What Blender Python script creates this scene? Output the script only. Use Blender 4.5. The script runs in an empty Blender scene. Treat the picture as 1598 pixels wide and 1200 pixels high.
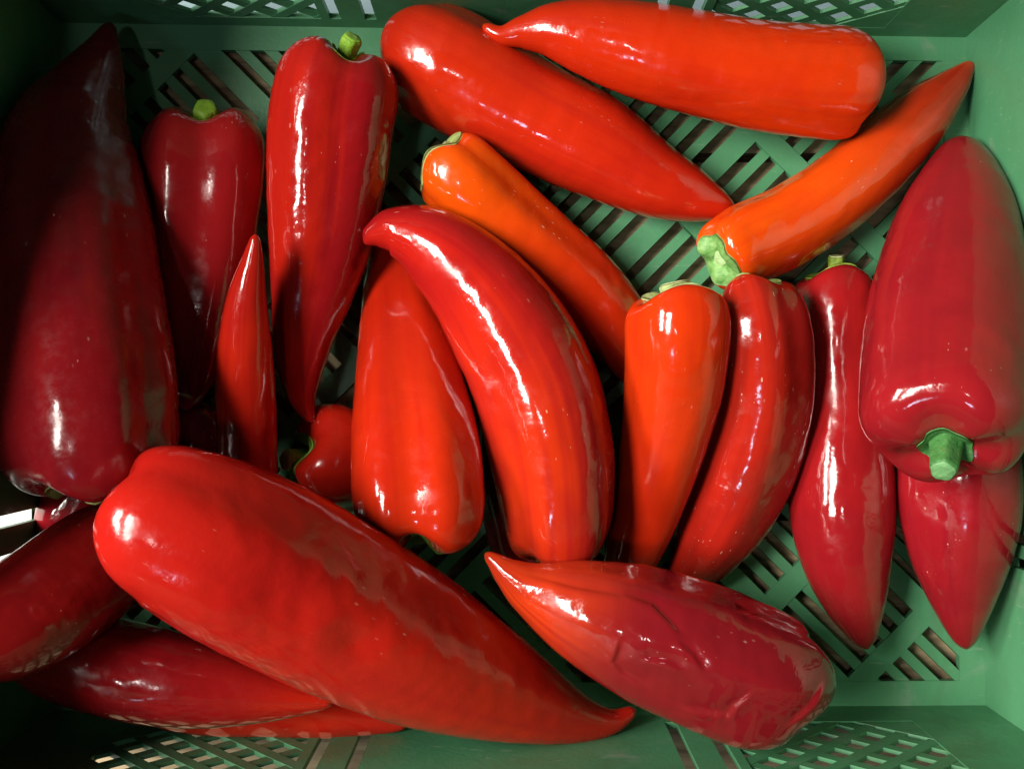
import bpy, math, random
import numpy as np
from mathutils import Vector, Matrix

scene = bpy.context.scene
col = scene.collection
R_ = math.radians

# ------------------------------------------------------------------ camera
CAM_H = 0.50                      # metres above the crate floor
FPX = CAM_H / 0.00026             # focal length in photograph pixels (1598 wide)
TILT = R_(1.49)
cd = bpy.data.cameras.new('camera')
cam = bpy.data.objects.new('camera', cd)
col.objects.link(cam)
cam.location = (0, 0, CAM_H)
cam.rotation_euler = (TILT, 0, 0)
cd.sensor_width = 36.0
cd.lens = 36.0 * FPX / 1598.0
cd.clip_start = 0.01
cd.clip_end = 50
scene.camera = cam

# ------------------------------------------------------------------ light
world = bpy.data.worlds.new('World')
scene.world = world
world.use_nodes = True
bg = world.node_tree.nodes['Background']
bg.inputs[0].default_value = (0.80, 0.90, 1.0, 1)
bg.inputs[1].default_value = 0.007

def area(name, az, el, dist, sx, sy, power, color, target=(0, 0, 0.03), roll=0):
    """az: compass direction the light comes from (0 = right, 90 = top of the picture, 180 = left)"""
    l = bpy.data.lights.new(name, 'AREA')
    l.shape = 'RECTANGLE'
    l.size, l.size_y = sx, sy
    l.energy = power
    l.color = color
    o = bpy.data.objects.new(name, l)
    col.objects.link(o)
    a, e = R_(az), R_(el)
    d = Vector((math.cos(a) * math.cos(e), math.sin(a) * math.cos(e), math.sin(e)))
    o.location = Vector(target) + d * dist
    o.rotation_euler = d.to_track_quat('Z', 'Y').to_euler()
    return o

area('window_upper', 173, 55, 2.4, 1.10, 0.50, 64, (1.0, 0.95, 0.87))
area('window_lower', 169, 36, 2.4, 1.10, 0.40, 48, (1.0, 0.95, 0.87))
area('ceiling_lamp', 215, 76, 2.2, 0.18, 0.10, 2.0, (1.0, 0.96, 0.92))
area('doorway', 246, 50, 2.2, 0.16, 0.18, 2.2, (0.52, 0.76, 1.0))

scene.view_settings.view_transform = 'Standard'
scene.view_settings.look = 'None'
scene.view_settings.exposure = 0.0
scene.view_settings.gamma = 1.0
scene.render.engine = 'CYCLES'
scene.cycles.use_denoising = True
scene.cycles.max_bounces = 5
scene.cycles.glossy_bounces = 2
scene.cycles.diffuse_bounces = 1

# ------------------------------------------------------------------ helpers
ct, st = math.cos(TILT), math.sin(TILT)

def at(px, py, z):
    """a point at height z (m) on the crate scale for a place measured in the photograph"""
    x, y = (px - 799.0) / FPX, (600.0 - py) / FPX
    dx, dy, dz = x, y * ct + st, y * st - ct
    t = (z - CAM_H) / dz
    return Vector((dx * t, dy * t, z))

def link(name, mesh, mat=None, parent=None):
    o = bpy.data.objects.new(name, mesh)
    col.objects.link(o)
    if mat is not None:
        mesh.materials.clear()
        mesh.materials.append(mat)
    if parent is not None:
        o.parent = parent
    return o

def empty(name, loc=(0, 0, 0)):
    o = bpy.data.objects.new(name, None)
    o.empty_display_size = 0.02
    col.objects.link(o)
    o.location = loc
    return o

def tag(o, label=None, cat=None, group=None, kind=None):
    if label: o['label'] = label
    if cat: o['category'] = cat
    if group: o['group'] = group
    if kind: o['kind'] = kind
    return o

def mesh_from(name, verts, faces, smooth=False):
    m = bpy.data.meshes.new(name)
    m.from_pydata([tuple(v) for v in verts], [], faces)
    m.update()
    if smooth:
        m.polygons.foreach_set('use_smooth', [True] * len(m.polygons))
    return m

# ------------------------------------------------------------------ materials
def new_mat(name):
    m = bpy.data.materials.new(name)
    m.use_nodes = True
    nt = m.node_tree
    b = nt.nodes['Principled BSDF']
    return m, nt, b

def N(nt, t, **kw):
    n = nt.nodes.new(t)
    for k, v in kw.items():
        if k in n.inputs: n.inputs[k].default_value = v
        else: setattr(n, k, v)
    return n

def noise(nt, vec, scale, detail=2.0, rough=0.5, dist=0.0):
    n = N(nt, 'ShaderNodeTexNoise')
    n.inputs['Scale'].default_value = scale
    n.inputs['Detail'].default_value = detail
    n.inputs['Roughness'].default_value = rough
    n.inputs['Distortion'].default_value = dist
    nt.links.new(vec, n.inputs['Vector'])
    return n.outputs['Fac']

def ramp(nt, fac, a, b, va=0.0, vb=1.0):
    n = N(nt, 'ShaderNodeMapRange')
    n.interpolation_type = 'SMOOTHSTEP'
    n.inputs['From Min'].default_value = a
    n.inputs['From Max'].default_value = b
    n.inputs['To Min'].default_value = va
    n.inputs['To Max'].default_value = vb
    nt.links.new(fac, n.inputs['Value'])
    return n.outputs['Result']

def mixc(nt, fac, c1, c2):
    n = N(nt, 'ShaderNodeMix', data_type='RGBA')
    for s, c in ((6, c1), (7, c2)):
        if isinstance(c, tuple): n.inputs[s].default_value = (*c[:3], 1)
        else: nt.links.new(c, n.inputs[s])
    if isinstance(fac, float): n.inputs[0].default_value = fac
    else: nt.links.new(fac, n.inputs[0])
    return n.outputs[2]

def math_(nt, op, a, b=None):
    n = N(nt, 'ShaderNodeMath', operation=op)
    for i, v in enumerate((a, b)):
        if v is None: continue
        if isinstance(v, (int, float)): n.inputs[i].default_value = v
        else: nt.links.new(v, n.inputs[i])
    return n.outputs[0]

def pepper_mat(name, c_stem, c_tip, c_patch, patch=0.5, specks=0.5, grad=(0.1, 0.9), rough=0.13, wavy=1.0, seed=0.0, side=0, coat_r=0.05, coat=0.55):
    m, nt, b = new_mat(name)
    tc = N(nt, 'ShaderNodeTexCoord')
    mp = N(nt, 'ShaderNodeMapping')
    mp.inputs['Location'].default_value = (seed * 1.7, seed * 0.9, seed * 2.3)
    nt.links.new(tc.outputs['Object'], mp.inputs['Vector'])
    v = mp.outputs['Vector']
    al = N(nt, 'ShaderNodeAttribute', attribute_name='along').outputs['Fac']
    c = mixc(nt, ramp(nt, al, *grad), c_stem, c_tip)
    # ripening patches
    n1 = noise(nt, v, 28, 2, 0.55, 0.3)
    c = mixc(nt, ramp(nt, n1, 0.44, 0.68, 0.0, patch), c, c_patch)
    # lengthwise streaks under the skin
    sk = N(nt, 'ShaderNodeAttribute', attribute_name='skin').outputs['Vector']
    mp2 = N(nt, 'ShaderNodeMapping')
    mp2.inputs['Location'].default_value = (seed, seed * 3.1, 0)
    mp2.inputs['Scale'].default_value = (1.6, 4.5, 4.5)
    nt.links.new(sk, mp2.inputs['Vector'])
    n3 = noise(nt, mp2.outputs['Vector'], 0.9, 2, 0.5, 0.3)
    if side:                        # one flank takes the darker patch colour
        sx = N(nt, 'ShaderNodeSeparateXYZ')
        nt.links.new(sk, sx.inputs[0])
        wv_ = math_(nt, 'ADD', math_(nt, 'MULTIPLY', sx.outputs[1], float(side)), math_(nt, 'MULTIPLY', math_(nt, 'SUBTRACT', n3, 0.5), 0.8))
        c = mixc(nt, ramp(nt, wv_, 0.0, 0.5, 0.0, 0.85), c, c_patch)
    c = mixc(nt, ramp(nt, n3, 0.42, 0.80, 0.0, 0.55), c, c_patch)
    # pale pores and scuffs, with tiny skin glints painted in as colour
    vo = N(nt, 'ShaderNodeTexVoronoi', feature='F1')
    vo.inputs['Scale'].default_value = 17
    mp3 = N(nt, 'ShaderNodeMapping')
    mp3.inputs['Location'].default_value = (seed, 0, 0)
    mp3.inputs['Scale'].default_value = (3.0, 1, 1)
    nt.links.new(sk, mp3.inputs['Vector'])
    nt.links.new(mp3.outputs[0], vo.inputs['Vector'])
    sel = N(nt, 'ShaderNodeSeparateColor')
    nt.links.new(vo.outputs['Color'], sel.inputs[0])
    size = math_(nt, 'MULTIPLY', math_(nt, 'POWER', sel.outputs[1], 3.0), 0.30)
    dot = ramp(nt, math_(nt, 'SUBTRACT', vo.outputs['Distance'], size), -0.04, 0.03, 1.0, 0.0)
    pick = ramp(nt, sel.outputs[0], 0.40, 0.98)
    zone = ramp(nt, n1, 0.46, 0.36)
    spk = math_(nt, 'MULTIPLY', math_(nt, 'MULTIPLY', dot, pick), math_(nt, 'MULTIPLY', zone, specks))
    c = mixc(nt, spk, c, (0.90, 0.55, 0.40))
    nt.links.new(c, b.inputs['Base Color'])
    n2 = noise(nt, v, 230, 2, 0.6)
    dull = ramp(nt, noise(nt, v, 55, 3, 0.6, 0.5), 0.48, 0.66)
    rg = math_(nt, 'ADD', ramp(nt, n2, 0.3, 0.75, rough * 0.7, rough * 1.5), math_(nt, 'MULTIPLY', dull, 0.12))
    nt.links.new(rg, b.inputs['Roughness'])
    nt.links.new(math_(nt, 'SUBTRACT', coat, math_(nt, 'MULTIPLY', dull, 0.8 * coat)), b.inputs['Coat Weight'])
    b.inputs['IOR'].default_value = 1.46
    b.inputs['Coat Roughness'].default_value = coat_r
    bp = N(nt, 'ShaderNodeBump')
    bp.inputs['Strength'].default_value = 0.5
    bp.inputs['Distance'].default_value = 0.00022 * wavy
    nt.links.new(n2, bp.inputs['Height'])
    nt.links.new(bp.outputs[0], b.inputs['Normal'])
    nt.links.new(bp.outputs[0], b.inputs['Coat Normal'])
    return m

def stem_mat(name, c1, c2, rough=0.5):
    m, nt, b = new_mat(name)
    tc = N(nt, 'ShaderNodeTexCoord')
    v = tc.outputs['Object']
    f = ramp(nt, noise(nt, v, 300, 4, 0.65), 0.25, 0.8)
    c = mixc(nt, f, c1, c2)
    br = ramp(nt, noise(nt, v, 150, 4, 0.7, 0.4), 0.60, 0.74, 0.0, 0.55)
    c = mixc(nt, br, c, (0.20, 0.15, 0.05))
    nt.links.new(c, b.inputs['Base Color'])
    b.inputs['Roughness'].default_value = rough
    bp = N(nt, 'ShaderNodeBump')
    bp.inputs['Strength'].default_value = 0.6
    bp.inputs['Distance'].default_value = 0.0008
    nt.links.new(noise(nt, v, 700, 3, 0.6), bp.inputs['Height'])
    nt.links.new(bp.outputs[0], b.inputs['Normal'])
    return m

def crate_mat():
    m, nt, b = new_mat('green_plastic')
    tc = N(nt, 'ShaderNodeTexCoord')
    v = tc.outputs['Object']
    f = ramp(nt, noise(nt, v, 14, 4, 0.6), 0.3, 0.75)
    c = mixc(nt, f, (0.074, 0.270, 0.124), (0.096, 0.318, 0.150))
    # grey dust scuffs with their own shapes
    d = ramp(nt, noise(nt, v, 34, 5, 0.65, 0.8), 0.55, 0.80, 0.0, 0.55)
    c = mixc(nt, d, c, (0.30, 0.34, 0.27))
    # fine scratches
    mps = N(nt, 'ShaderNodeMapping')
    mps.inputs['Scale'].default_value = (1.0, 14.0, 3.0)
    mps.inputs['Rotation'].default_value = (0, 0, 0.5)
    nt.links.new(v, mps.inputs['Vector'])
    sc1 = ramp(nt, noise(nt, mps.outputs[0], 55, 3, 0.7, 0.2), 0.64, 0.70, 0.0, 0.35)
    c = mixc(nt, sc1, c, (0.34, 0.46, 0.34))
    # soil
    so = ramp(nt, noise(nt, v, 9, 5, 0.7, 0.6), 0.54, 0.72, 0.0, 0.55)
    c = mixc(nt, so, c, (0.075, 0.15, 0.065))
    # small dirt specks
    vo = N(nt, 'ShaderNodeTexVoronoi', feature='F1')
    vo.inputs['Scale'].default_value = 160
    nt.links.new(v, vo.inputs['Vector'])
    sp = ramp(nt, vo.outputs['Distance'], 0.04, 0.14, 1.0, 0.0)
    zn = ramp(nt, noise(nt, v, 20, 3, 0.6), 0.60, 0.72)
    c = mixc(nt, math_(nt, 'MULTIPLY', math_(nt, 'MULTIPLY', sp, zn), 0.7), c, (0.06, 0.07, 0.03))
    nt.links.new(c, b.inputs['Base Color'])
    nt.links.new(ramp(nt, noise(nt, v, 120, 3, 0.6), 0.3, 0.7, 0.34, 0.52), b.inputs['Roughness'])
    bp = N(nt, 'ShaderNodeBump')
    bp.inputs['Strength'].default_value = 0.25
    bp.inputs['Distance'].default_value = 0.0005
    nt.links.new(noise(nt, v, 500, 4, 0.65), bp.inputs['Height'])
    nt.links.new(bp.outputs[0], b.inputs['Normal'])
    return m

def wood_mat():
    m, nt, b = new_mat('bare_wood')
    tc = N(nt, 'ShaderNodeTexCoord')
    mp = N(nt, 'ShaderNodeMapping')
    mp.inputs['Scale'].default_value = (6, 60, 60)
    nt.links.new(tc.outputs['Object'], mp.inputs['Vector'])
    f = ramp(nt, noise(nt, mp.outputs[0], 3.0, 5, 0.65, 0.6), 0.3, 0.72)
    c = mixc(nt, f, (0.22, 0.16, 0.085), (0.55, 0.43, 0.25))
    nt.links.new(c, b.inputs['Base Color'])
    b.inputs['Roughness'].default_value = 0.7
    return m

def plain(name, c, rough=0.6):
    m, nt, b = new_mat(name)
    tc = N(nt, 'ShaderNodeTexCoord')
    f = ramp(nt, noise(nt, tc.outputs['Object'], 60, 3), 0.3, 0.7)
    nt.links.new(mixc(nt, f, tuple(x * 0.9 for x in c), c), b.inputs['Base Color'])
    b.inputs['Roughness'].default_value = rough
    return m

M_CRATE = crate_mat()
M_WOOD = wood_mat()
M_WHITE = plain('white_standin', (0.85, 0.85, 0.82), 0.6)
M_BLUE = plain('pale_blue_standin', (0.42, 0.60, 0.66), 0.6)

# ------------------------------------------------------------------ crate
HW, HH = 0.1840, 0.1350           # half size of the crate floor
Q_TL, Q_TR = at(95, 36, 0), at(1507, 59, 0)
Q_BR, Q_BL = at(1538, 1100, 0), at(84, 1108, 0)

def fw(x, y, z):
    """crate coordinates to the world: the moulded floor is a little out of square"""
    u, v = (x + HW) / (2 * HW), (y + HH) / (2 * HH)
    p = (Q_BL * (1 - u) + Q_BR * u) * (1 - v) + (Q_TL * (1 - u) + Q_TR * u) * v
    return Vector((p.x, p.y, z))

def clip_half(poly, nx, ny, d):
    """keep nx*x+ny*y <= d"""
    out = []
    for i in range(len(poly)):
        a, b = poly[i], poly[(i + 1) % len(poly)]
        da, db = nx * a[0] + ny * a[1] - d, nx * b[0] + ny * b[1] - d
        if da <= 0: out.append(a)
        if (da < 0 < db) or (db < 0 < da):
            t = da / (da - db)
            out.append((a[0] + (b[0] - a[0]) * t, a[1] + (b[1] - a[1]) * t))
    return out

def poly_area(p):
    return 0.5 * sum(p[i][0] * p[(i + 1) % len(p)][1] - p[(i + 1) % len(p)][0] * p[i][1] for i in range(len(p)))

def inset(poly, e):
    if poly_area(poly) < 0: poly = poly[::-1]
    q = list(poly)
    n = len(poly)
    for i in range(n):
        a, b = poly[i], poly[(i + 1) % n]
        l = math.hypot(b[0] - a[0], b[1] - a[1])
        if l < 1e-7: continue
        nx, ny = (b[1] - a[1]) / l, -(b[0] - a[0]) / l
        q = clip_half(q, nx, ny, nx * a[0] + ny * a[1] - e)
        if len(q) < 3: return []
    return q

def prism(poly, mapf, z0, z1, verts, faces):
    """convex polygon extruded z0 (low) to z1 (high) with a bevelled upper edge, appended to verts / faces"""
    if poly_area(poly) < 0: poly = poly[::-1]
    e = 0.0005
    base = len(verts)
    n = len(poly)
    cx = sum(p[0] for p in poly) / n; cy = sum(p[1] for p in poly) / n
    def shr(p):
        dx, dy = cx - p[0], cy - p[1]
        l = math.hypot(dx, dy)
        k = min(0.45, 1.2 * e / max(l, 1e-6))
        return (p[0] + dx * k, p[1] + dy * k)
    for p in poly: verts.append(mapf(p[0], p[1], z0))
    for p in poly: verts.append(mapf(p[0], p[1], z1 - e))
    for p in poly:
        s = shr(p); verts.append(mapf(s[0], s[1], z1))
    faces.append(tuple(base + i for i in range(n))[::-1])
    faces.append(tuple(base + 2 * n + i for i in range(n)))
    for k in (0, 1):
        for i in range(n):
            j = (i + 1) % n
            faces.append((base + k * n + i, base + k * n + j, base + (k + 1) * n + j, base + (k + 1) * n + i))

def dedupe(p, eps=2e-5):
    o = []
    for a in p:
        if not o or math.hypot(a[0] - o[-1][0], a[1] - o[-1][1]) > eps: o.append(a)
    if len(o) > 1 and math.hypot(o[0][0] - o[-1][0], o[0][1] - o[-1][1]) < eps: o.pop()
    return o

crate = empty('plastic_crate', (0, 0, -0.004))
tag(crate, 'shallow green plastic crate with slatted floor holding all the red peppers', 'crate')
CO = Vector((0, 0, 0.004))        # parts are given in world space, the crate's base is 4 mm under the floor top

def part(name, verts, faces, mat, parent, smooth=False):
    off = CO if parent is not None else Vector((0, 0, 0))
    p = parent
    m = mesh_from(name, [Vector(v) + off for v in verts], faces, smooth)
    return link(name, m, mat, p)

# floor: a rim all round, crossing bars and the ribs between them
BW = 0.0098
floor_v, floor_f = [], []
for rect in ([(-HW, HH - BW), (HW, HH - BW), (HW, HH), (-HW, HH)], [(-HW, -HH), (HW, -HH), (HW, -HH + BW), (-HW, -HH + BW)],
             [(-HW, -HH + BW), (-HW + BW, -HH + BW), (-HW + BW, HH - BW), (-HW, HH - BW)],
             [(HW - BW, -HH + BW), (HW, -HH + BW), (HW, HH - BW), (HW - BW, HH - BW)]):
    base = len(floor_v)
    for z in (-0.004, 0.0):
        for p in rect: floor_v.append(fw(p[0], p[1], z))
    floor_f += [(base + 3, base + 2, base + 1, base), (base + 4, base + 5, base + 6, base + 7)]
    for i in range(4):
        j = (i + 1) % 4
        floor_f.append((base + i, base + j, base + 4 + j, base + 4 + i))
floor = part('floor_frame', floor_v, floor_f, M_CRATE, crate)

PITCH = 0.04596
S2 = math.sqrt(0.5)
inner = [(-HW + BW - 0.0008, -HH + BW - 0.0008), (HW - BW + 0.0008, -HH + BW - 0.0008), (HW - BW + 0.0008, HH - BW + 0.0008), (-HW + BW - 0.0008, HH - BW + 0.0008)]
def pq_box(p0, p1, q0, q1):
    poly = list(inner)
    for nx, ny, d in ((S2, S2, p1), (-S2, -S2, -p0), (S2, -S2, q1), (-S2, S2, -q0)):
        poly = clip_half(poly, nx, ny, d)
        if len(poly) < 3: return None
    poly = dedupe(poly)
    return poly if len(poly) >= 3 and abs(poly_area(poly)) > 4e-6 else None
BARW = 0.0044
for i in range(-6, 7):
    for kind in (0, 1):
        c = i * PITCH
        poly = pq_box(c - BARW, c + BARW, -1, 1) if kind == 0 else pq_box(-1, 1, c - BARW, c + BARW)
        if poly:
            v, f = [], []
            prism(poly, fw, -0.0040 + 0.0001 * kind, -0.0002 - 0.00012 * kind, v, f)
            part('crossbar', v, f, M_CRATE, floor)
NR = 4
for i in range(-7, 7):
    for j in range(-7, 7):
        pc, qc = (i + 0.5) * PITCH, (j + 0.5) * PITCH
        xc, yc = (pc + qc) * S2, (pc - qc) * S2
        along_p = (xc + 1e-4) * (yc + 1e-4) > 0
        slot = 0.0040
        rib = (PITCH - 2 * BARW - 5 * slot) / 4
        for k in range(NR):
            a0 = BARW + slot + k * (rib + slot)
            if along_p: poly = pq_box(i * PITCH + BARW - 0.0006, (i + 1) * PITCH - BARW + 0.0006, j * PITCH + a0, j * PITCH + a0 + rib)
            else: poly = pq_box(i * PITCH + a0, i * PITCH + a0 + rib, j * PITCH + BARW - 0.0006, (j + 1) * PITCH - BARW + 0.0006)
            if poly:
                v, f = [], []
                prism(poly, fw, -0.0036, -0.0006, v, f)
                part('rib', v, f, M_CRATE, floor)

# walls: each leans out a little; s runs along the wall, z up it
LEAN = math.tan(R_(5.0))
WALL_H = 0.166
TH = 0.0024
def wall_map(side):
    def mp(s, z, t):
        o = z * LEAN + t
        if side == 'far':  return fw(s * (1 + z * LEAN / HW), HH + o, z)
        if side == 'near': return fw(s * (1 + z * LEAN / HW), -HH - o, z)
        if side == 'left': return fw(-HW - o, s * (1 + z * LEAN / HH), z)
        return fw(HW + o, s * (1 + z * LEAN / HH), z)
    return mp

def wall_piece(mp, poly, t0, t1, v, f):
    if poly_area(poly) < 0: poly = poly[::-1]
    b = len(v); n = len(poly)
    for t in (t0, t1):
        for s, z in poly: v.append(mp(s, z, t))
    f.append(tuple(b + i for i in range(n)))
    f.append(tuple(b + n + i for i in range(n))[::-1])
    for i in range(n):
        j = (i + 1) % n
        f.append((b + i, b + n + i, b + n + j, b + j))

def rectp(s0, s1, z0, z1): return [(s0, z0), (s1, z0), (s1, z1), (s0, z1)]

def build_wall(name, side, half, zb, lattice, slits=None):
    mp = wall_map(side)
    v, f = [], []
    T = WALL_H
    zt = 0.138
    wall_piece(mp, rectp(-half, half, -0.004, zb), 0, TH, v, f)
    wall_piece(mp, rectp(-half, half, zt, T), 0, TH, v, f)
    A0, A1, B0, B1, C0 = 0.0545, 0.0590, 0.0685, 0.0730, 0.0765
    C1 = half - 0.036
    if slits is not None:
        e = [-half] + [x for ab in sorted(slits) for x in ab] + [half]
        for a, b in zip(e[0::2], e[1::2]): wall_piece(mp, rectp(a, b, zb, zt), 0, TH, v, f)
    else: wall_piece(mp, rectp(-A0, A0, zb, zt), 0, TH, v, f)
    for sg in (-1, 1) if slits is None else ():
        def rr(a, b, z0=zb, z1=zt): wall_piece(mp, rectp(min(sg * a, sg * b), max(sg * a, sg * b), z0, z1), 0, TH, v, f)
        rr(A1, B0); rr(B1, C0)
        if lattice: rr(C1, half)
        else: rr(C0, half)
    # rolled rim
    wall_piece(mp, rectp(-half - 0.006, half + 0.006, T - 0.004, T), TH, 0.014, v, f)
    w = part(name, v, f, M_CRATE, crate)
    if lattice:
        for sg in (-1, 1):
            lv, lf = [], []
            c0, c1 = C0 - 0.0005, C1 + 0.0005
            reg = [(c0, zb - 0.0005), (c1 - 0.022, zb - 0.0005), (c1, zb + 0.020), (c1, zt + 0.0005), (c0, zt + 0.0005)]
            # solid corner under the slanted end of the lattice
            tri = [(sg * (c1 - 0.0225), zb), (sg * c1, zb), (sg * c1, zb + 0.0205)]
            wall_piece(mp, tri, 0.0001, TH - 0.0001, lv, lf)
            per = 0.0120
            for d in (0, 1):
                for k in range(-12, 24):
                    cpos = k * per
                    nx, ny = (S2, S2) if d == 0 else (S2, -S2)
                    poly = list(reg)
                    poly = clip_half(poly, nx, ny, cpos + 0.0022)
                    if len(poly) > 2: poly = clip_half(poly, -nx, -ny, -(cpos - 0.0022))
                    poly = dedupe(poly) if len(poly) > 2 else poly
                    if len(poly) < 3 or abs(poly_area(poly)) < 1e-6: continue
                    wall_piece(mp, [(sg * s, z) for s, z in poly], 0.0003 + 0.0002 * d, TH - 0.0003 - 0.0002 * d, lv, lf)
            lo = part('lattice', lv, lf, M_CRATE, None)
            # lattice belongs to its wall
            lo.data.transform(Matrix.Translation(CO))
            lo.parent = w
            lo['kind'] = 'stuff'
    return w

build_wall('far_wall', 'far', HW, 0.008, True)
build_wall('near_wall', 'near', HW, 0.018, True)
build_wall('left_wall', 'left', HH, 0.012, False, [(-0.0590, -0.0545), (-0.0730, -0.0685)])
build_wall('right_wall', 'right', HH, 0.026, False, [(-0.0662, -0.0622), (-0.0752, -0.0712)])

# what the crate stands on
table = link('table_top', mesh_from('table_top', [(x, y, z) for z in (-0.06, -0.034) for x, y in ((-.6, -.5), (.6, -.5), (.6, .5), (-.6, .5))],
     [(3, 2, 1, 0), (4, 5, 6, 7), (0, 1, 5, 4), (1, 2, 6, 5), (2, 3, 7, 6), (3, 0, 4, 7)]), M_WOOD)
tag(table, kind='structure')
rng = random.Random(4)
standin = link('white_standin_sheet', mesh_from('white_standin_sheet', [(x, yy, z) for z in (-0.0077, -0.0072) for x, yy in ((-.42, -.22), (-.196, -.21), (-.198, .05), (-.43, .06))],
     [(3, 2, 1, 0), (4, 5, 6, 7), (0, 1, 5, 4), (1, 2, 6, 5), (2, 3, 7, 6), (3, 0, 4, 7)]), M_WHITE)
tag(standin, 'white paper sheet added for the glare outside the slits of the left crate wall', 'standin')  # added; stands in for the bright light outside the left slits
backdrop = link('blue_standin_sheet', mesh_from('blue_standin_sheet', [(x, yy, z) for z in (-0.0077, -0.0072) for x, yy in ((-.30, .156), (.26, .162), (.27, .40), (-.31, .39))],
     [(3, 2, 1, 0), (4, 5, 6, 7), (0, 1, 5, 4), (1, 2, 6, 5), (2, 3, 7, 6), (3, 0, 4, 7)]), M_BLUE)
tag(backdrop, 'pale blue sheet added for the pale cyan behind the lattice of the far crate wall', 'sheet')  # invented sheet that gives the far lattice openings their pale cyan
y = -0.5
while y < 0.5:
    w = 0.072 + rng.uniform(-0.004, 0.006)
    h = -0.0085 + rng.uniform(-0.0006, 0.0006)
    v = [(x, yy, z) for z in (-0.0338, h) for x, yy in ((-.6, y), (.6, y), (.6, y + w), (-.6, y + w))]
    link('plank', mesh_from('plank', v, [(3, 2, 1, 0), (4, 5, 6, 7), (0, 1, 5, 4), (1, 2, 6, 5), (2, 3, 7, 6), (3, 0, 4, 7)]), M_WOOD, table)
    y += w + 0.004

# ------------------------------------------------------------------ peppers
GRID = 0.002
GX, GY = 260, 210
HM = np.zeros((GX, GY))
gx = (np.arange(GX) - GX / 2) * GRID
gy = (np.arange(GY) - GY / 2) * GRID

def resample(st, n):
    P = np.array([(s[0], s[1], s[2], s[3] if len(s) > 3 else 0.0) for s in st], float)
    d = np.concatenate([[0], np.cumsum(np.hypot(np.diff(P[:, 0]), np.diff(P[:, 1])))])
    t = d / d[-1]
    # cardinal spline with chord-length tangents
    m = np.zeros_like(P)
    for i in range(len(P)):
        a, b = max(i - 1, 0), min(i + 1, len(P) - 1)
        m[i] = (P[b] - P[a]) / (t[b] - t[a])
    s = np.linspace(0, 1, n)
    # more rings at both ends
    s = s + 0.0 * s
    k = np.clip(np.searchsorted(t, s, side='right') - 1, 0, len(P) - 2)
    h = (t[k + 1] - t[k])[:, None]
    x = ((s - t[k]) / (t[k + 1] - t[k]))[:, None]
    out = (2 * x**3 - 3 * x**2 + 1) * P[k] + (x**3 - 2 * x**2 + x) * h * m[k] + (-2 * x**3 + 3 * x**2) * P[k + 1] + (x**3 - x**2) * h * m[k + 1]
    out[:, 2] = np.maximum(out[:, 2], 1.0)
    return s, out

def world_line(S, s, z0, z1):
    z = z0 + (z1 - z0) * s + S[:, 3] * 0.001
    pts = np.array([at(S[i, 0], S[i, 1], z[i]) for i in range(len(s))])
    r = S[:, 2] * (CAM_H - z) / FPX
    return pts, r

def cap_profile(d, L, p):
    x = np.clip(d / L, 0, 1)
    return (1 - (1 - x) ** p) ** (1 / p)

def settle(S, s, flat, zmin, capL, allow=0.0028, sc=0.42, maxslope=0.11):
    z0 = z1 = 0.03
    for it in range(7):
        pts, r = world_line(S, s, z0, z1)
        seg = np.concatenate([[0], np.cumsum(np.linalg.norm(np.diff(pts, axis=0), axis=1))])
        rr = r * np.maximum(cap_profile(seg, capL * 0.00026, 2.3), 0.45) * np.maximum(cap_profile(seg[-1] - seg, r[-1] * 1.5, 2.0), 0.3)
        req = np.zeros(len(s))
        for i in range(len(s)):
            x, y = pts[i, 0], pts[i, 1]
            i0, i1 = int((x - rr[i]) / GRID + GX / 2), int((x + rr[i]) / GRID + GX / 2) + 2
            j0, j1 = int((y - rr[i]) / GRID + GY / 2), int((y + rr[i]) / GRID + GY / 2) + 2
            i0, j0 = max(i0, 0), max(j0, 0)
            X, Y = np.meshgrid(gx[i0:i1], gy[j0:j1], indexing='ij')
            d2 = ((X - x) ** 2 + (Y - y) ** 2) / rr[i] ** 2
            ok = d2 < 0.86
            if ok.any():
                hh = HM[i0:i1, j0:j1] + flat * rr[i] * np.sqrt(np.maximum(1 - d2, 0))
                req[i] = hh[ok].max() - allow
            else:
                req[i] = rr[i] * flat
        req -= S[:, 3] * 0.001
        req = np.maximum(req, zmin[0] + (zmin[1] - zmin[0]) * s)
        best = None
        for b in np.linspace(-maxslope, maxslope, 221):
            a = (req - b * s).max()
            c = a + b * sc + 0.02 * abs(b)
            if best is None or c < best[0]: best = (c, a, b)
        z0, z1 = best[1], best[1] + best[2]
    pts, r = world_line(S, s, z0, z1)
    for i in range(len(s)):
        x, y = pts[i, 0], pts[i, 1]
        i0, i1 = int((x - rr[i]) / GRID + GX / 2), int((x + rr[i]) / GRID + GX / 2) + 2
        j0, j1 = int((y - rr[i]) / GRID + GY / 2), int((y + rr[i]) / GRID + GY / 2) + 2
        i0, j0 = max(i0, 0), max(j0, 0)
        X, Y = np.meshgrid(gx[i0:i1], gy[j0:j1], indexing='ij')
        d2 = ((X - x) ** 2 + (Y - y) ** 2) / rr[i] ** 2
        h = pts[i, 2] + flat * rr[i] * np.sqrt(np.maximum(1 - d2, 0))
        sub = HM[i0:i1, j0:j1]
        sub[...] = np.where(d2 < 1, np.maximum(sub, h), sub)
    return z0, z1

def wobble(P, rs, freq, n=7):
    out = np.zeros(P.shape[0])
    for _ in range(n):
        k = rs.normal(size=3); k /= np.linalg.norm(k)
        out += np.sin(P @ k * freq * rs.uniform(0.6, 1.5) + rs.uniform(0, 6.28))
    return out / n

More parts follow.
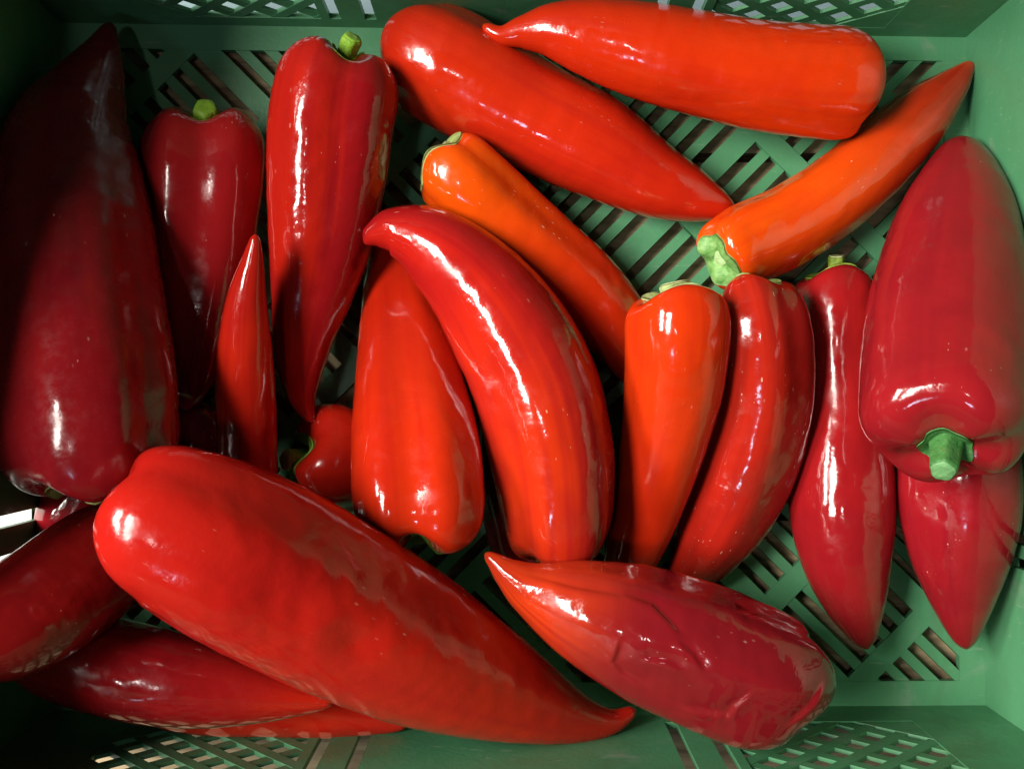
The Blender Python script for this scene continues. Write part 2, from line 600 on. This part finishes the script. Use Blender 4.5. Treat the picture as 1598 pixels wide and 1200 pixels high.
SEED = [0]
NT = 112
def pepper(label, st, colors, lobes=(3, 0.05, 0.0), cap=55, capp=2.4, dimple=0.35, rim=0.42, flat=0.93, zmin=(0, 0),
           stem=None, wob=0.02, dents=(), crease=0.0, mat=None, tipcap=None, name='pepper', allow=0.0028, crease_dir=None, res=1, folds=()):
    SEED[0] += 1
    seed = SEED[0]
    rs = np.random.RandomState(seed * 13 + 5)
    s40, S40 = resample(st, 40)
    z0, z1 = settle(S40, s40, flat, zmin, cap, allow)
    nA = 170
    NT = 112 * res
    s, S = resample(st, nA)
    C, r = world_line(S, s, z0, z1)
    seg = np.concatenate([[0], np.cumsum(np.linalg.norm(np.diff(C, axis=0), axis=1))])
    T = np.gradient(C, seg, axis=0)
    T /= np.linalg.norm(T, axis=1)[:, None]
    up = np.array([0, 0, 1.0])
    B = np.cross(T, up); B /= np.linalg.norm(B, axis=1)[:, None]
    Nn = np.cross(B, T)
    Ltot = seg[-1]
    L = cap * 0.00026
    # ring list: dimple rings first (radius from 0 out to the rim), then along the body
    def on_line(d):
        d = np.clip(d, 0, Ltot)
        c = np.array([np.interp(d, seg, C[:, k]) for k in range(3)]).T
        t = np.array([np.interp(d, seg, T[:, k]) for k in range(3)]).T
        b = np.array([np.interp(d, seg, B[:, k]) for k in range(3)]).T
        n = np.array([np.interp(d, seg, Nn[:, k]) for k in range(3)]).T
        return c, t, b, n, np.interp(d, seg, r)
    R0 = float(np.interp(L, seg, r))
    hd = dimple * R0
    def dimp(x):            # x = rho / rim radius, 0..1 -> depth along the axis
        y = 1 - x
        return hd * (y * y * (3 - 2 * y)) ** 1.15
    rings = []              # (d, radius, capweight, t)
    for x in np.linspace(0.0, 1.0, 14)[1:-1]:
        rings.append((dimp(x), rim * R0 * x, 1.0))
    nd = 26 * res
    for a in np.linspace(0, 1, nd):
        d = L * (1 - math.cos(a * math.pi / 2)) if a < 1 else L
        rad = float(np.interp(d, seg, r)) if d > 0 else R0
        rad = R0 * (1 - d / L) + float(np.interp(d, seg, r)) * (d / L)
        rings.append((d, rad * (rim + (1 - rim) * cap_profile(np.array(d), L, capp)), 1 - d / L))
    tl = (tipcap * 0.00026) if tipcap else max(r[-1] * 1.6, 0.0012)
    for d in np.linspace(L, Ltot - tl, 118 * res)[1:]:
        rings.append((d, float(np.interp(d, seg, r)), 0.0))
    for a in np.linspace(0, 1, 14)[1:-1]:
        d = Ltot - tl + tl * math.sin(a * math.pi / 2)
        rings.append((d, float(np.interp(d, seg, r)) * cap_profile(np.array(Ltot - d), tl, 2.0), 0.0))
    D = np.array([x[0] for x in rings]); RAD = np.array([x[1] for x in rings]); CW = np.array([x[2] for x in rings])
    c, t, b, n, _ = on_line(D)
    th = np.linspace(0, 2 * math.pi, NT, endpoint=False)
    nl, amp, ph = lobes
    fade = np.clip(1.15 - D / Ltot, 0.12, 1.0)[:, None]
    skew = 0.25 * np.sin(th + ph * 1.3)[None, :]
    w1 = np.cos(nl * (th[None, :] + skew) + ph)
    # lobes: broad backs and narrow grooves
    lob = amp * fade * (w1 - 0.35 * np.cos(2 * nl * (th[None, :] + skew) + 2 * ph))
    innr = (RAD / (rim * R0 + 1e-9))[:, None]
    iscap = np.arange(len(D))[:, None] < 12
    lob = np.where(iscap, lob * np.clip(innr, 0, 1), lob)
    rad = RAD[:, None] * (1 + lob)
    shift = -(CW[:, None] ** 1.2) * R0 * amp * 2.2 * w1 * np.where(iscap, np.clip(innr, 0, 1) ** 1.5, 1.0)
    P = c[:, None, :] + b[:, None, :] * (rad * np.cos(th))[..., None] + n[:, None, :] * (rad * flat * np.sin(th))[..., None] + t[:, None, :] * shift[..., None]
    nrm = (b[:, None, :] * np.cos(th)[None, :, None] + n[:, None, :] * np.sin(th)[None, :, None])
    shp = P.shape
    Pf = P.reshape(-1, 3); Nf = nrm.reshape(-1, 3)
    wv = (mat or {}).get('wavy', 1.0)
    taper = np.clip(RAD / R0, 0, 1)
    tf = np.repeat(taper, NT)
    disp = wob * R0 * tf * (wobble(Pf, rs, 90) + 0.5 * wobble(Pf, rs, 190) + 0.22 * wobble(Pf, rs, 420))
    disp += 0.00019 * wv * (wobble(Pf, rs, 620, 9) + 0.5 * wobble(Pf, rs, 1100, 9)) * tf * np.repeat(np.arange(len(D)) >= 12, NT)
    if crease:
        fld = wobble(Pf, rs, 230, 5) * 2.0 + 0.5 * wobble(Pf, rs, 520, 5)
        cr = np.exp(-(fld / 0.13) ** 2) * np.clip(wobble(Pf, rs, 120, 4) * 3 + 0.5, 0, 1)
        mask = np.clip((np.repeat(1 - D / Ltot, NT) - 0.22) * 3, 0, 1)
        disp -= crease * R0 * tf * cr * mask
    if crease_dir is not None:      # transverse buckles: (from, to, count, depth)
        f0, f1, cnt, dep = crease_dir
        uu = np.repeat(D / Ltot, NT)
        m_ = np.clip((uu - f0) * 12, 0, 1) * np.clip((f1 - uu) * 12, 0, 1)
        disp += dep * R0 * m_ * np.sin((uu - f0) / (f1 - f0) * cnt * 6.283 + 1.3 * wobble(Pf, rs, 60, 3)) * (0.6 + 0.6 * wobble(Pf, rs, 70, 3))
    for (dx, dy, dr, dd) in dents:  # dents seen from above: place in the photograph, radius px, depth mm
        zt = np.interp(0.5, s, C[:, 2]) + R0 * 0.6
        q = at(dx, dy, zt)
        rw = dr * 0.00026
        g = np.exp(-((Pf[:, 0] - q.x) ** 2 + (Pf[:, 1] - q.y) ** 2) / rw ** 2) * (Nf[:, 2] > -0.1)
        disp -= dd * 0.001 * g
    if len(folds):                  # sharp folds of shrivelled skin: a thin raised lip with a furrow beside it
        zt = np.interp(0.5, s, C[:, 2]) + R0 * 0.55
        upm = np.clip(Nf[:, 2] * 4, 0, 1)
        for kf, fo in enumerate(folds):
            pp = [at(x, y, zt) for x, y in fo]
            best = np.full(len(Pf), 1.0); side = np.zeros(len(Pf))
            for a, b_ in zip(pp[:-1], pp[1:]):
                ax_, ay_ = b_.x - a.x, b_.y - a.y
                l2 = ax_ * ax_ + ay_ * ay_
                tt = np.clip(((Pf[:, 0] - a.x) * ax_ + (Pf[:, 1] - a.y) * ay_) / l2, 0, 1)
                ex, ey = Pf[:, 0] - a.x - tt * ax_, Pf[:, 1] - a.y - tt * ay_
                dd_ = np.hypot(ex, ey)
                nb = dd_ < best
                best = np.where(nb, dd_, best)
                side = np.where(nb, (ex * ay_ - ey * ax_) / math.sqrt(l2), side)
            sgn = 1
            mid = Vector((sum(p.x for p in pp), sum(p.y for p in pp), 0)) / len(pp)
            ln_ = sum((q_ - p_).length for p_, q_ in zip(pp[:-1], pp[1:])) * 0.55 + 0.002
            endf = np.exp(-(((Pf[:, 0] - mid.x) ** 2 + (Pf[:, 1] - mid.y) ** 2) / ln_ ** 2) ** 2)
            x_ = side * sgn / 0.0008
            disp += upm * endf * np.where(best < 0.012, 0.00060 * np.tanh(x_) * np.exp(-(best / 0.0032) ** 2), 0)
    Pf = Pf + Nf * disp[:, None]
    # close both ends
    end0 = on_line(np.array([dimp(0.0)]))[0][0]
    end1 = on_line(np.array([Ltot]))[0][0]
    org = Vector(on_line(np.array([Ltot * 0.4]))[0][0]); org.z = float(Pf[:, 2].min())
    V = np.vstack([Pf, end0[None, :], end1[None, :]]) - np.array(org)
    nR = len(D)
    F = []
    for i in range(nR - 1):
        for j in range(NT):
            k = (j + 1) % NT
            F.append((i * NT + j, i * NT + k, (i + 1) * NT + k, (i + 1) * NT + j))
    e0, e1 = nR * NT, nR * NT + 1
    for j in range(NT):
        k = (j + 1) % NT
        F.append((e0, k, j)); F.append((e1, (nR - 1) * NT + j, (nR - 1) * NT + k))
    root = empty(name, org)
    tag(root, label, 'pepper', 'red pointed peppers in the crate')
    me = mesh_from('body', V, F, True)
    at_ = me.attributes.new('along', 'FLOAT', 'POINT')
    vals = np.concatenate([np.repeat(D / Ltot, NT), [0, 1]])
    vals[:12 * NT] = 0
    at_.data.foreach_set('value', vals.astype(np.float32))
    sk = me.attributes.new('skin', 'FLOAT_VECTOR', 'POINT')
    uu = np.repeat(D / Ltot, NT); cc = np.tile(np.cos(th), len(D)); ss = np.tile(np.sin(th), len(D))
    svv = np.vstack([np.stack([uu, cc, ss], 1), [[0, 0, 0], [1, 0, 0]]]).astype(np.float32)
    sk.data.foreach_set('vector', svv.ravel())
    mk = dict(seed=float(seed)); mk.update(mat or {})
    pm = pepper_mat('pepper_skin', *colors, **mk)
    link('body', me, pm, root)
    # ---- calyx and stem
    if stem is not None:
        sc_ = dict(r=0.36, calyx=0.62, length=0.020, bend=(0, 0, 0.2), top=1.15, c1=(0.10, 0.24, 0.02), c2=(0.20, 0.40, 0.05), cut=(0.55, 0.62, 0.30), show=True)
        sc_.update(stem)
        c0, t0, b0, n0, _ = on_line(np.array([0.0]))
        c0, t0, b0, n0 = c0[0], t0[0], b0[0], n0[0]
        def surf(rho, thv):
            x = rho / (rim * R0)
            if x < 1: d_ = dimp(x)
            else:
                y_ = min(max((rho / R0 - rim) / (1 - rim), 0), 0.999)
                d_ = L * (1 - (1 - y_ ** capp) ** (1 / capp))
            ww = math.cos(nl * (thv + 0.25 * math.sin(thv + ph * 1.3)) + ph)
            ax_shift = -R0 * amp * 2.2 * ww * min(x, 1) ** 1.5
            return d_ + ax_shift
        na, nr = 40, 9
        cv, cf = [], []
        rc = sc_['calyx'] * R0
        for layer, lift in ((0, 0.0012), (1, 0.0002)):
            for i in range(nr + 1):
                for j in range(na):
                    tt = j / na * 2 * math.pi
                    edge = rc * (1 + 0.06 * math.cos(5 * tt + ph) + 0.04 * math.cos(9 * tt + 1))
                    rho = edge * i / nr
                    d_ = surf(rho, tt) - lift * (1.0 if i < nr else 0.75) 
                    q = c0 + t0 * d_ + b0 * rho * math.cos(tt) + n0 * rho * flat * math.sin(tt)
                    cv.append(Vector(q) - org)
        for layer in (0, 1):
            o_ = layer * (nr + 1) * na
            for i in range(nr):
                for j in range(na):
                    k = (j + 1) % na
                    q = (o_ + i * na + j, o_ + i * na + k, o_ + (i + 1) * na + k, o_ + (i + 1) * na + j)
                    cf.append(q if layer == 1 else q[::-1])
        o_ = (nr + 1) * na
        for j in range(na):
            k = (j + 1) % na
            cf.append((nr * na + j, nr * na + k, o_ + nr * na + k, o_ + nr * na + j))
        smt = stem_mat('stem_green', sc_['c1'], sc_['c2'])
        cal = link('calyx', mesh_from('calyx', cv, cf, True), smt, root)
        # stem: bent, ridged, flaring towards the cut
        ln = sc_['length']; r0 = sc_['r'] * R0 * 0.5
        bend = np.array(sc_['bend'], float)
        start = c0 + t0 * (dimp(0.0) + 0.001)
        ns, nk = 22, 30
        pts, prev = [], start.copy()
        dirs = []
        for i in range(ns + 1):
            f_ = i / ns
            dr_ = -t0 + bend * f_
            dr_ /= np.linalg.norm(dr_)
            if i: prev = prev + dr_ * ln / ns
            pts.append(prev.copy()); dirs.append(dr_)
        sv, sf = [], []
        ref = np.array([0.0, 0, 1.0]) if abs(dirs[0][2]) < 0.9 else np.array([1.0, 0, 0])
        for i in range(ns + 1):
            f_ = i / ns
            d_ = dirs[i]
            e1_ = np.cross(d_, ref); e1_ /= np.linalg.norm(e1_); e2_ = np.cross(e1_, d_)
            base_r = r0 * (1 + 0.55 * math.exp(-f_ * 9) + (sc_['top'] - 1) * f_ ** 1.5)
            if i == ns: base_r *= 0.93
            for j in range(nk):
                a_ = j / nk * 2 * math.pi
                rr_ = base_r * (1 + 0.07 * math.cos(5 * a_ + 0.6 * f_) + 0.03 * math.cos(11 * a_ + seed))
                sv.append(Vector(pts[i] + e1_ * rr_ * math.cos(a_) + e2_ * rr_ * math.sin(a_)) - org)
        for i in range(ns):
            for j in range(nk):
                k = (j + 1) % nk
                sf.append((i * nk + j, i * nk + k, (i + 1) * nk + k, (i + 1) * nk + j))
        sf.append(tuple(j for j in range(nk))[::-1]); sf.append(tuple(ns * nk + j for j in range(nk)))
        stm = link('stem', mesh_from('stem', sv, sf, True), smt, root)
        cutv, cutf = [], []
        d_ = dirs[-1]
        e1_ = np.cross(d_, ref); e1_ /= np.linalg.norm(e1_); e2_ = np.cross(e1_, d_)
        for h_, k_ in ((0.0, 0.90), (0.0004, 0.84), (0.0001, 0.35)):
            for j in range(nk):
                a_ = j / nk * 2 * math.pi
                rr_ = r0 * sc_['top'] * k_ * (1 + 0.06 * math.cos(5 * a_ + 0.6))
                cutv.append(Vector(pts[-1] + d_ * (h_ + 0.0002) + e1_ * rr_ * math.cos(a_) + e2_ * rr_ * math.sin(a_)) - org)
        for i in range(2):
            for j in range(nk):
                k = (j + 1) % nk
                cutf.append((i * nk + j, i * nk + k, (i + 1) * nk + k, (i + 1) * nk + j))
        cutf.append(tuple(2 * nk + j for j in range(nk)))
        link('cut_end', mesh_from('cut_end', cutv, cutf, True), stem_mat('stem_cut', sc_['cut'], tuple(min(1, x * 1.35) for x in sc_['cut']), 0.45), stm)
    print('PEPPER', seed, label[:40], 'z %.3f %.3f' % (z0, z1))
    return root

RED = ((0.56, 0.016, 0.006), (0.60, 0.022, 0.006), (0.42, 0.008, 0.008))
BRIGHT = ((0.66, 0.028, 0.005), (0.60, 0.020, 0.005), (0.50, 0.012, 0.006))
ORANGE = ((0.88, 0.092, 0.003), (0.66, 0.026, 0.004), (0.70, 0.036, 0.004))
CRIMSON = ((0.34, 0.010, 0.016), (0.30, 0.008, 0.014), (0.22, 0.006, 0.014))
DEEP = ((0.22, 0.008, 0.014), (0.18, 0.006, 0.012), (0.13, 0.005, 0.012))
SHORT = dict(length=0.004, r=0.30, calyx=0.42)

# --- lowest layer
pepper('dark maroon pepper almost hidden in the gap left of the thin straight pepper',
       [(310, 632, 60), (307, 690, 65), (302, 760, 56), (297, 830, 36), (292, 880, 12)], DEEP, (3, .05, 1.0), cap=45, stem=SHORT)
pepper('dark crimson pepper showing only a sliver under the large wrinkled maroon pepper',
       [(160, 700, 50), (132, 765, 58), (106, 825, 52), (92, 880, 30), (86, 915, 8)], CRIMSON, (3, .05, .4), cap=40, stem=SHORT)
pepper('dark maroon pepper end peeking out below the curved pepper in the middle',
       [(828, 884, 52), (818, 830, 57), (802, 760, 55), (787, 690, 45), (772, 620, 25), (762, 575, 8)], DEEP, (3, .05, 2.0), cap=40, stem=SHORT)
pepper('flat red pepper lying along the near crate wall, lowest of the pile there',
       [(230, 1072, 58), (330, 1084, 60), (430, 1091, 56), (510, 1106, 45), (570, 1117, 30), (612, 1127, 16), (636, 1131, 6)],
       RED, (3, .04, .3), cap=45, zmin=(0.030, 0.028), stem=SHORT)
pepper('short heart-shouldered dark red pepper with a curled green stem',
       [(322, 205, 90, -5), (319, 260, 96), (314, 330, 92), (308, 400, 88), (303, 470, 78), (298, 540, 60), (293, 600, 38), (290, 640, 14)],
       ((.40, .012, .014), (.30, .008, .012), (.28, .008, .012)), (3, .10, -1.7), cap=52, dimple=0.5, rim=.30,
       stem=dict(length=.022, r=.36, calyx=.34, bend=(0.3, -0.3, 1.5), top=1.05, c1=(.17, .36, .02), c2=(.30, .52, .05), cut=(.22, .42, .03)))
pepper('small lobed red pepper with a green stem, half under the two-lobed one',
       [(474, 716, 80), (520, 719, 86), (555, 722, 76), (590, 725, 50), (612, 727, 15)], RED, (4, .07, .5), cap=40, dimple=.45,
       stem=dict(length=.019, r=.34, calyx=.5, bend=(-.1, -.1, .9), c1=(.18, .44, .04), c2=(.28, .56, .08)))
pepper('crimson pepper pointing at the near right corner, under the broad crimson one',
       [(1500, 650, 80), (1500, 725, 92), (1500, 800, 91), (1500, 870, 76), (1502, 930, 53), (1505, 980, 29), (1508, 1013, 9)],
       CRIMSON, (3, .06, .2), cap=50, zmin=(.034, .020), stem=SHORT)
pepper('waisted crimson pepper with a yellow-green stem and tip on the bare floor ribs',
       [(1304, 434, 62, -3), (1305, 486, 66), (1309, 560, 62), (1314, 640, 68), (1316, 720, 80), (1317, 800, 82), (1322, 870, 71), (1335, 940, 49), (1346, 985, 27), (1353, 1013, 9)],
       ((.42, .012, .012), (.30, .008, .012), (.26, .008, .012)), (3, .06, 1.2), cap=34, capp=2.6,
       stem=dict(length=.015, r=.34, calyx=.66, bend=(-.1, 0, .6), c1=(.20, .32, .03), c2=(.34, .46, .06)))
pepper('long red pepper with rounded end under the tip of the topmost pepper',
       [(628, 72, 90, -7), (665, 88, 93, -2), (720, 118, 94), (830, 180, 86), (928, 229, 80), (1012, 277, 62), (1080, 306, 43), (1125, 322, 23), (1148, 328, 8)],
       BRIGHT, (3, .045, 2.2), cap=80, capp=2.2, mat=dict(specks=.2))
pepper('slim orange pepper with a thick pale green cut stem in the middle',
       [(686, 250, 65, -4), (722, 283, 68), (775, 330, 66), (840, 388, 64), (910, 450, 62), (962, 512, 56), (1002, 565, 45), (1032, 612, 28), (1048, 642, 10)],
       ORANGE, (3, .06, 2.8), cap=40, capp=2.6,
       stem=dict(length=.009, r=.85, calyx=.82, bend=(-.2, .1, .45), top=1.1, c1=(.30, .44, .10), c2=(.50, .60, .26)), mat=dict(specks=.9, grad=(.02, .6)))
pepper('orange pepper with a cut green stem and its tip in the far right corner',
       [(1122, 405, 58, 7), (1170, 380, 66, 2), (1235, 350, 65), (1318, 294, 62), (1388, 229, 58), (1445, 174, 46), (1486, 134, 28), (1508, 109, 14), (1519, 98, 6)],
       ((.88, .094, .003), (.42, .018, .005), (.72, .042, .004)), (3, .05, 1.6), cap=36, capp=2.8, dimple=.22,
       stem=dict(length=.0035, r=.55, calyx=.66, bend=(0, 0, .2), top=.8, c1=(.10, .32, .05), c2=(.34, .58, .20), cut=(.40, .58, .26)), mat=dict(specks=.9))
pepper('brownish red ribbed pepper in the shadow of the orange-red one beside it',
       [(1172, 456, 63, -13), (1185, 504, 73, -3), (1192, 570, 75), (1188, 640, 76), (1168, 720, 75), (1138, 795, 68), (1100, 860, 52), (1066, 900, 30), (1046, 920, 10)],
       ((.50, .020, .008), (.46, .016, .008), (.27, .010, .008)), (4, .075, .9), cap=40, wob=.03, allow=.012,
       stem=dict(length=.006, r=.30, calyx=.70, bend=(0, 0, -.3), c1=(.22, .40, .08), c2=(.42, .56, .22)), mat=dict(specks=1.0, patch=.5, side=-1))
pepper('dark red pepper with a long white shine under the largest red pepper',
       [(48, 1008, 66, -6), (110, 1028, 74, -1), (180, 1045, 78), (260, 1060, 75), (350, 1074, 61), (430, 1085, 40), (488, 1092, 20), (520, 1096, 7)],
       ((.20, .005, .008), (.60, .018, .006), (.36, .008, .010)), (3, .04, 1.4), cap=48, zmin=(.03, .04), mat=dict(grad=(.45, 1.0)))  # stem end coloured darker: the shade by the left wall is painted in
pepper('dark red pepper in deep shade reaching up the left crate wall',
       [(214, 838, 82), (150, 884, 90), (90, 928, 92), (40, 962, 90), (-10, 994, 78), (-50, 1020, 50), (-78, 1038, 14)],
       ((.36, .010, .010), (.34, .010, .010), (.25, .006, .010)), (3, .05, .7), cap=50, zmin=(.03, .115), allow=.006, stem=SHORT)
pepper('broad two-lobed red pepper in the middle with its tip under the curved one',
       [(655, 838, 97, -9), (655, 790, 102, -2), (652, 740, 102), (648, 680, 97), (640, 600, 85), (632, 520, 72), (624, 450, 58), (616, 395, 44), (608, 350, 26), (602, 325, 9)],
       BRIGHT, (3, .08, -1.45), cap=50, dimple=.5, stem=SHORT, mat=dict(patch=.3))
pepper('red pepper with darker right flank, hooked tip and short bright green stem',
       [(533, 98, 90, -4), (521, 145, 98, -1), (512, 200, 98), (508, 260, 95), (502, 330, 88), (494, 400, 78), (484, 460, 65), (473, 520, 50), (469, 570, 38), (470, 610, 26), (478, 640, 14), (489, 659, 6)],
       ((.58, .016, .008), (.56, .016, .006), (.30, .006, .010)), (3, .07, 3.6), cap=46, rim=.36, dimple=.4, wob=.02,
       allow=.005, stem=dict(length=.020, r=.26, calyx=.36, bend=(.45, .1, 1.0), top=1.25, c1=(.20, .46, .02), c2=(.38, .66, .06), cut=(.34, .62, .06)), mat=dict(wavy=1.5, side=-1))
pepper('thin straight red pepper, tip towards the far wall, beside the large maroon one',
       [(388, 800, 46), (385, 720, 48), (383, 620, 47), (382, 560, 44), (383, 500, 37), (387, 450, 28), (394, 405, 17), (399, 366, 6)],
       RED, (3, .03, 2.0), cap=35, stem=SHORT, wob=.012, zmin=(.03, .070), allow=0.012)
pepper('topmost long orange-red pepper along the far wall with blunt end to the right',
       [(1346, 130, 86, -3), (1305, 127, 89, -1), (1200, 118, 87), (1100, 99, 82), (1000, 77, 75), (920, 58, 61), (860, 48, 43), (815, 51, 26), (782, 55, 15), (753, 40, 7)],
       ((.72, .038, .003), (.64, .026, .004), (.58, .018, .004)), (3, .035, 1.9), cap=48, capp=3.2, mat=dict(specks=.15), wob=.012)
pepper('broad crimson pepper by the right wall with a green stem pointing at the viewer',
       [(1476, 698, 126), (1475, 640, 131), (1478, 560, 131), (1483, 480, 124), (1490, 400, 109), (1497, 330, 88), (1500, 280, 64), (1500, 245, 42), (1498, 216, 15)],
       ((.34, .012, .016), (.30, .010, .016), (.24, .008, .014)), (4, .028, .5), cap=60, capp=2.6, dimple=.16,
       stem=dict(length=.017, r=.38, calyx=.31, bend=(-.22, 0, .25), top=.8, c1=(.05, .19, .045), c2=(.09, .30, .075), cut=(.16, .36, .14)), mat=dict(specks=.6, rough=.11, coat_r=.03, coat=.15))
pepper('largest dark maroon pepper on the left with wrinkled skin near its tip',
       [(145, 757, 124, -12), (139, 690, 134, -3), (133, 610, 137), (122, 500, 134), (111, 360, 122), (104, 250, 108), (114, 195, 90), (132, 150, 66), (151, 105, 43), (165, 64, 22), (172, 36, 8)],
       ((.25, .007, .010), (.18, .005, .009), (.13, .004, .009)), (4, .05, .3), cap=72, capp=2.5, dimple=.35, crease_dir=(.48, .72, 4, .014), wob=.03,
       stem=dict(length=.004, r=.3, calyx=.5, c1=(.12, .16, .03), c2=(.22, .26, .06)), mat=dict(specks=.9, wavy=1.3, rough=.20, coat_r=.10, coat=.15), zmin=(.055, .015))
pepper('narrow orange-red pepper with a pale calyx leaning over the brownish ribbed one',
       [(1058, 464, 79, -7), (1061, 512, 85, -1), (1056, 580, 81), (1046, 650, 73), (1030, 720, 65), (1008, 800, 54), (985, 870, 42), (966, 930, 30), (952, 975, 12)],
       ((.72, .042, .004), (.62, .022, .005), (.58, .018, .005)), (3, .05, 1.0), cap=42, capp=2.8, allow=.010,
       stem=dict(length=.013, r=.52, calyx=.62, bend=(-.15, 0, .15), c1=(.34, .46, .12), c2=(.55, .66, .34)), mat=dict(specks=.2))
pepper('big curved red pepper bending over the two-lobed one in the centre',
       [(874, 862, 74, -9), (873, 800, 87, -2), (864, 705, 98), (838, 600, 100), (790, 505, 92), (730, 428, 76), (665, 377, 58), (612, 361, 38), (583, 368, 21), (568, 380, 9)],
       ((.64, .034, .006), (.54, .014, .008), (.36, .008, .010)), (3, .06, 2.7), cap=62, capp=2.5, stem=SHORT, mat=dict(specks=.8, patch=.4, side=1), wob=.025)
Q_FOLDS = [[(835, 905), (900, 918), (960, 927)], [(985, 930), (1015, 940), (1050, 975)], 
           [(962, 1008), (956, 1030), (970, 1048), (1000, 1066)], [(1008, 1022), (1035, 1024), (1052, 1032)], 
           [(1078, 1102), (1100, 1108), (1122, 1111)], [(1135, 1108), (1140, 1095), (1156, 1078)], [(1060, 1000), (1075, 1012), (1086, 1028)],
           [(1232, 1120), (1262, 1090), (1275, 1070)]]
pepper('shrivelled dark red pepper with creased skin and an orange pointed tip',
       [(1246, 1074, 92, -6), (1210, 1063, 102, -1), (1175, 1053, 108), (1085, 1018, 107), (980, 978, 97), (893, 945, 74), (828, 917, 43), (792, 893, 24), (773, 876, 14), (757, 863, 6)],
       ((.20, .008, .012), (.76, .056, .006), (.24, .008, .012)), (4, .05, .9), cap=80, crease=.004, wob=.022, mat=dict(specks=.4, wavy=1.0, rough=.10, grad=(.50, .88), patch=.4), res=3, folds=Q_FOLDS, zmin=(.058, .05))
pepper('largest glossy red pepper in front with a rounded end and small hooked tip',
       [(196, 812, 120, -12), (262, 826, 130, -3), (372, 876, 142), (505, 943, 138), (635, 1007, 122), (745, 1059, 95), (840, 1100, 63), (910, 1123, 36), (955, 1125, 20), (992, 1107, 8)],
       ((.52, .014, .008), (.58, .020, .006), (.46, .010, .008)), (3, .045, 2.4), cap=88, capp=2.3, allow=.012, wob=.022,
       dents=[(565, 990, 30, 1.7), (470, 925, 55, 1.6), (340, 800, 50, 1.0), (700, 960, 50, 1.0)], mat=dict(wavy=1.2, specks=.25, rough=.15, coat_r=.10, coat=.12))
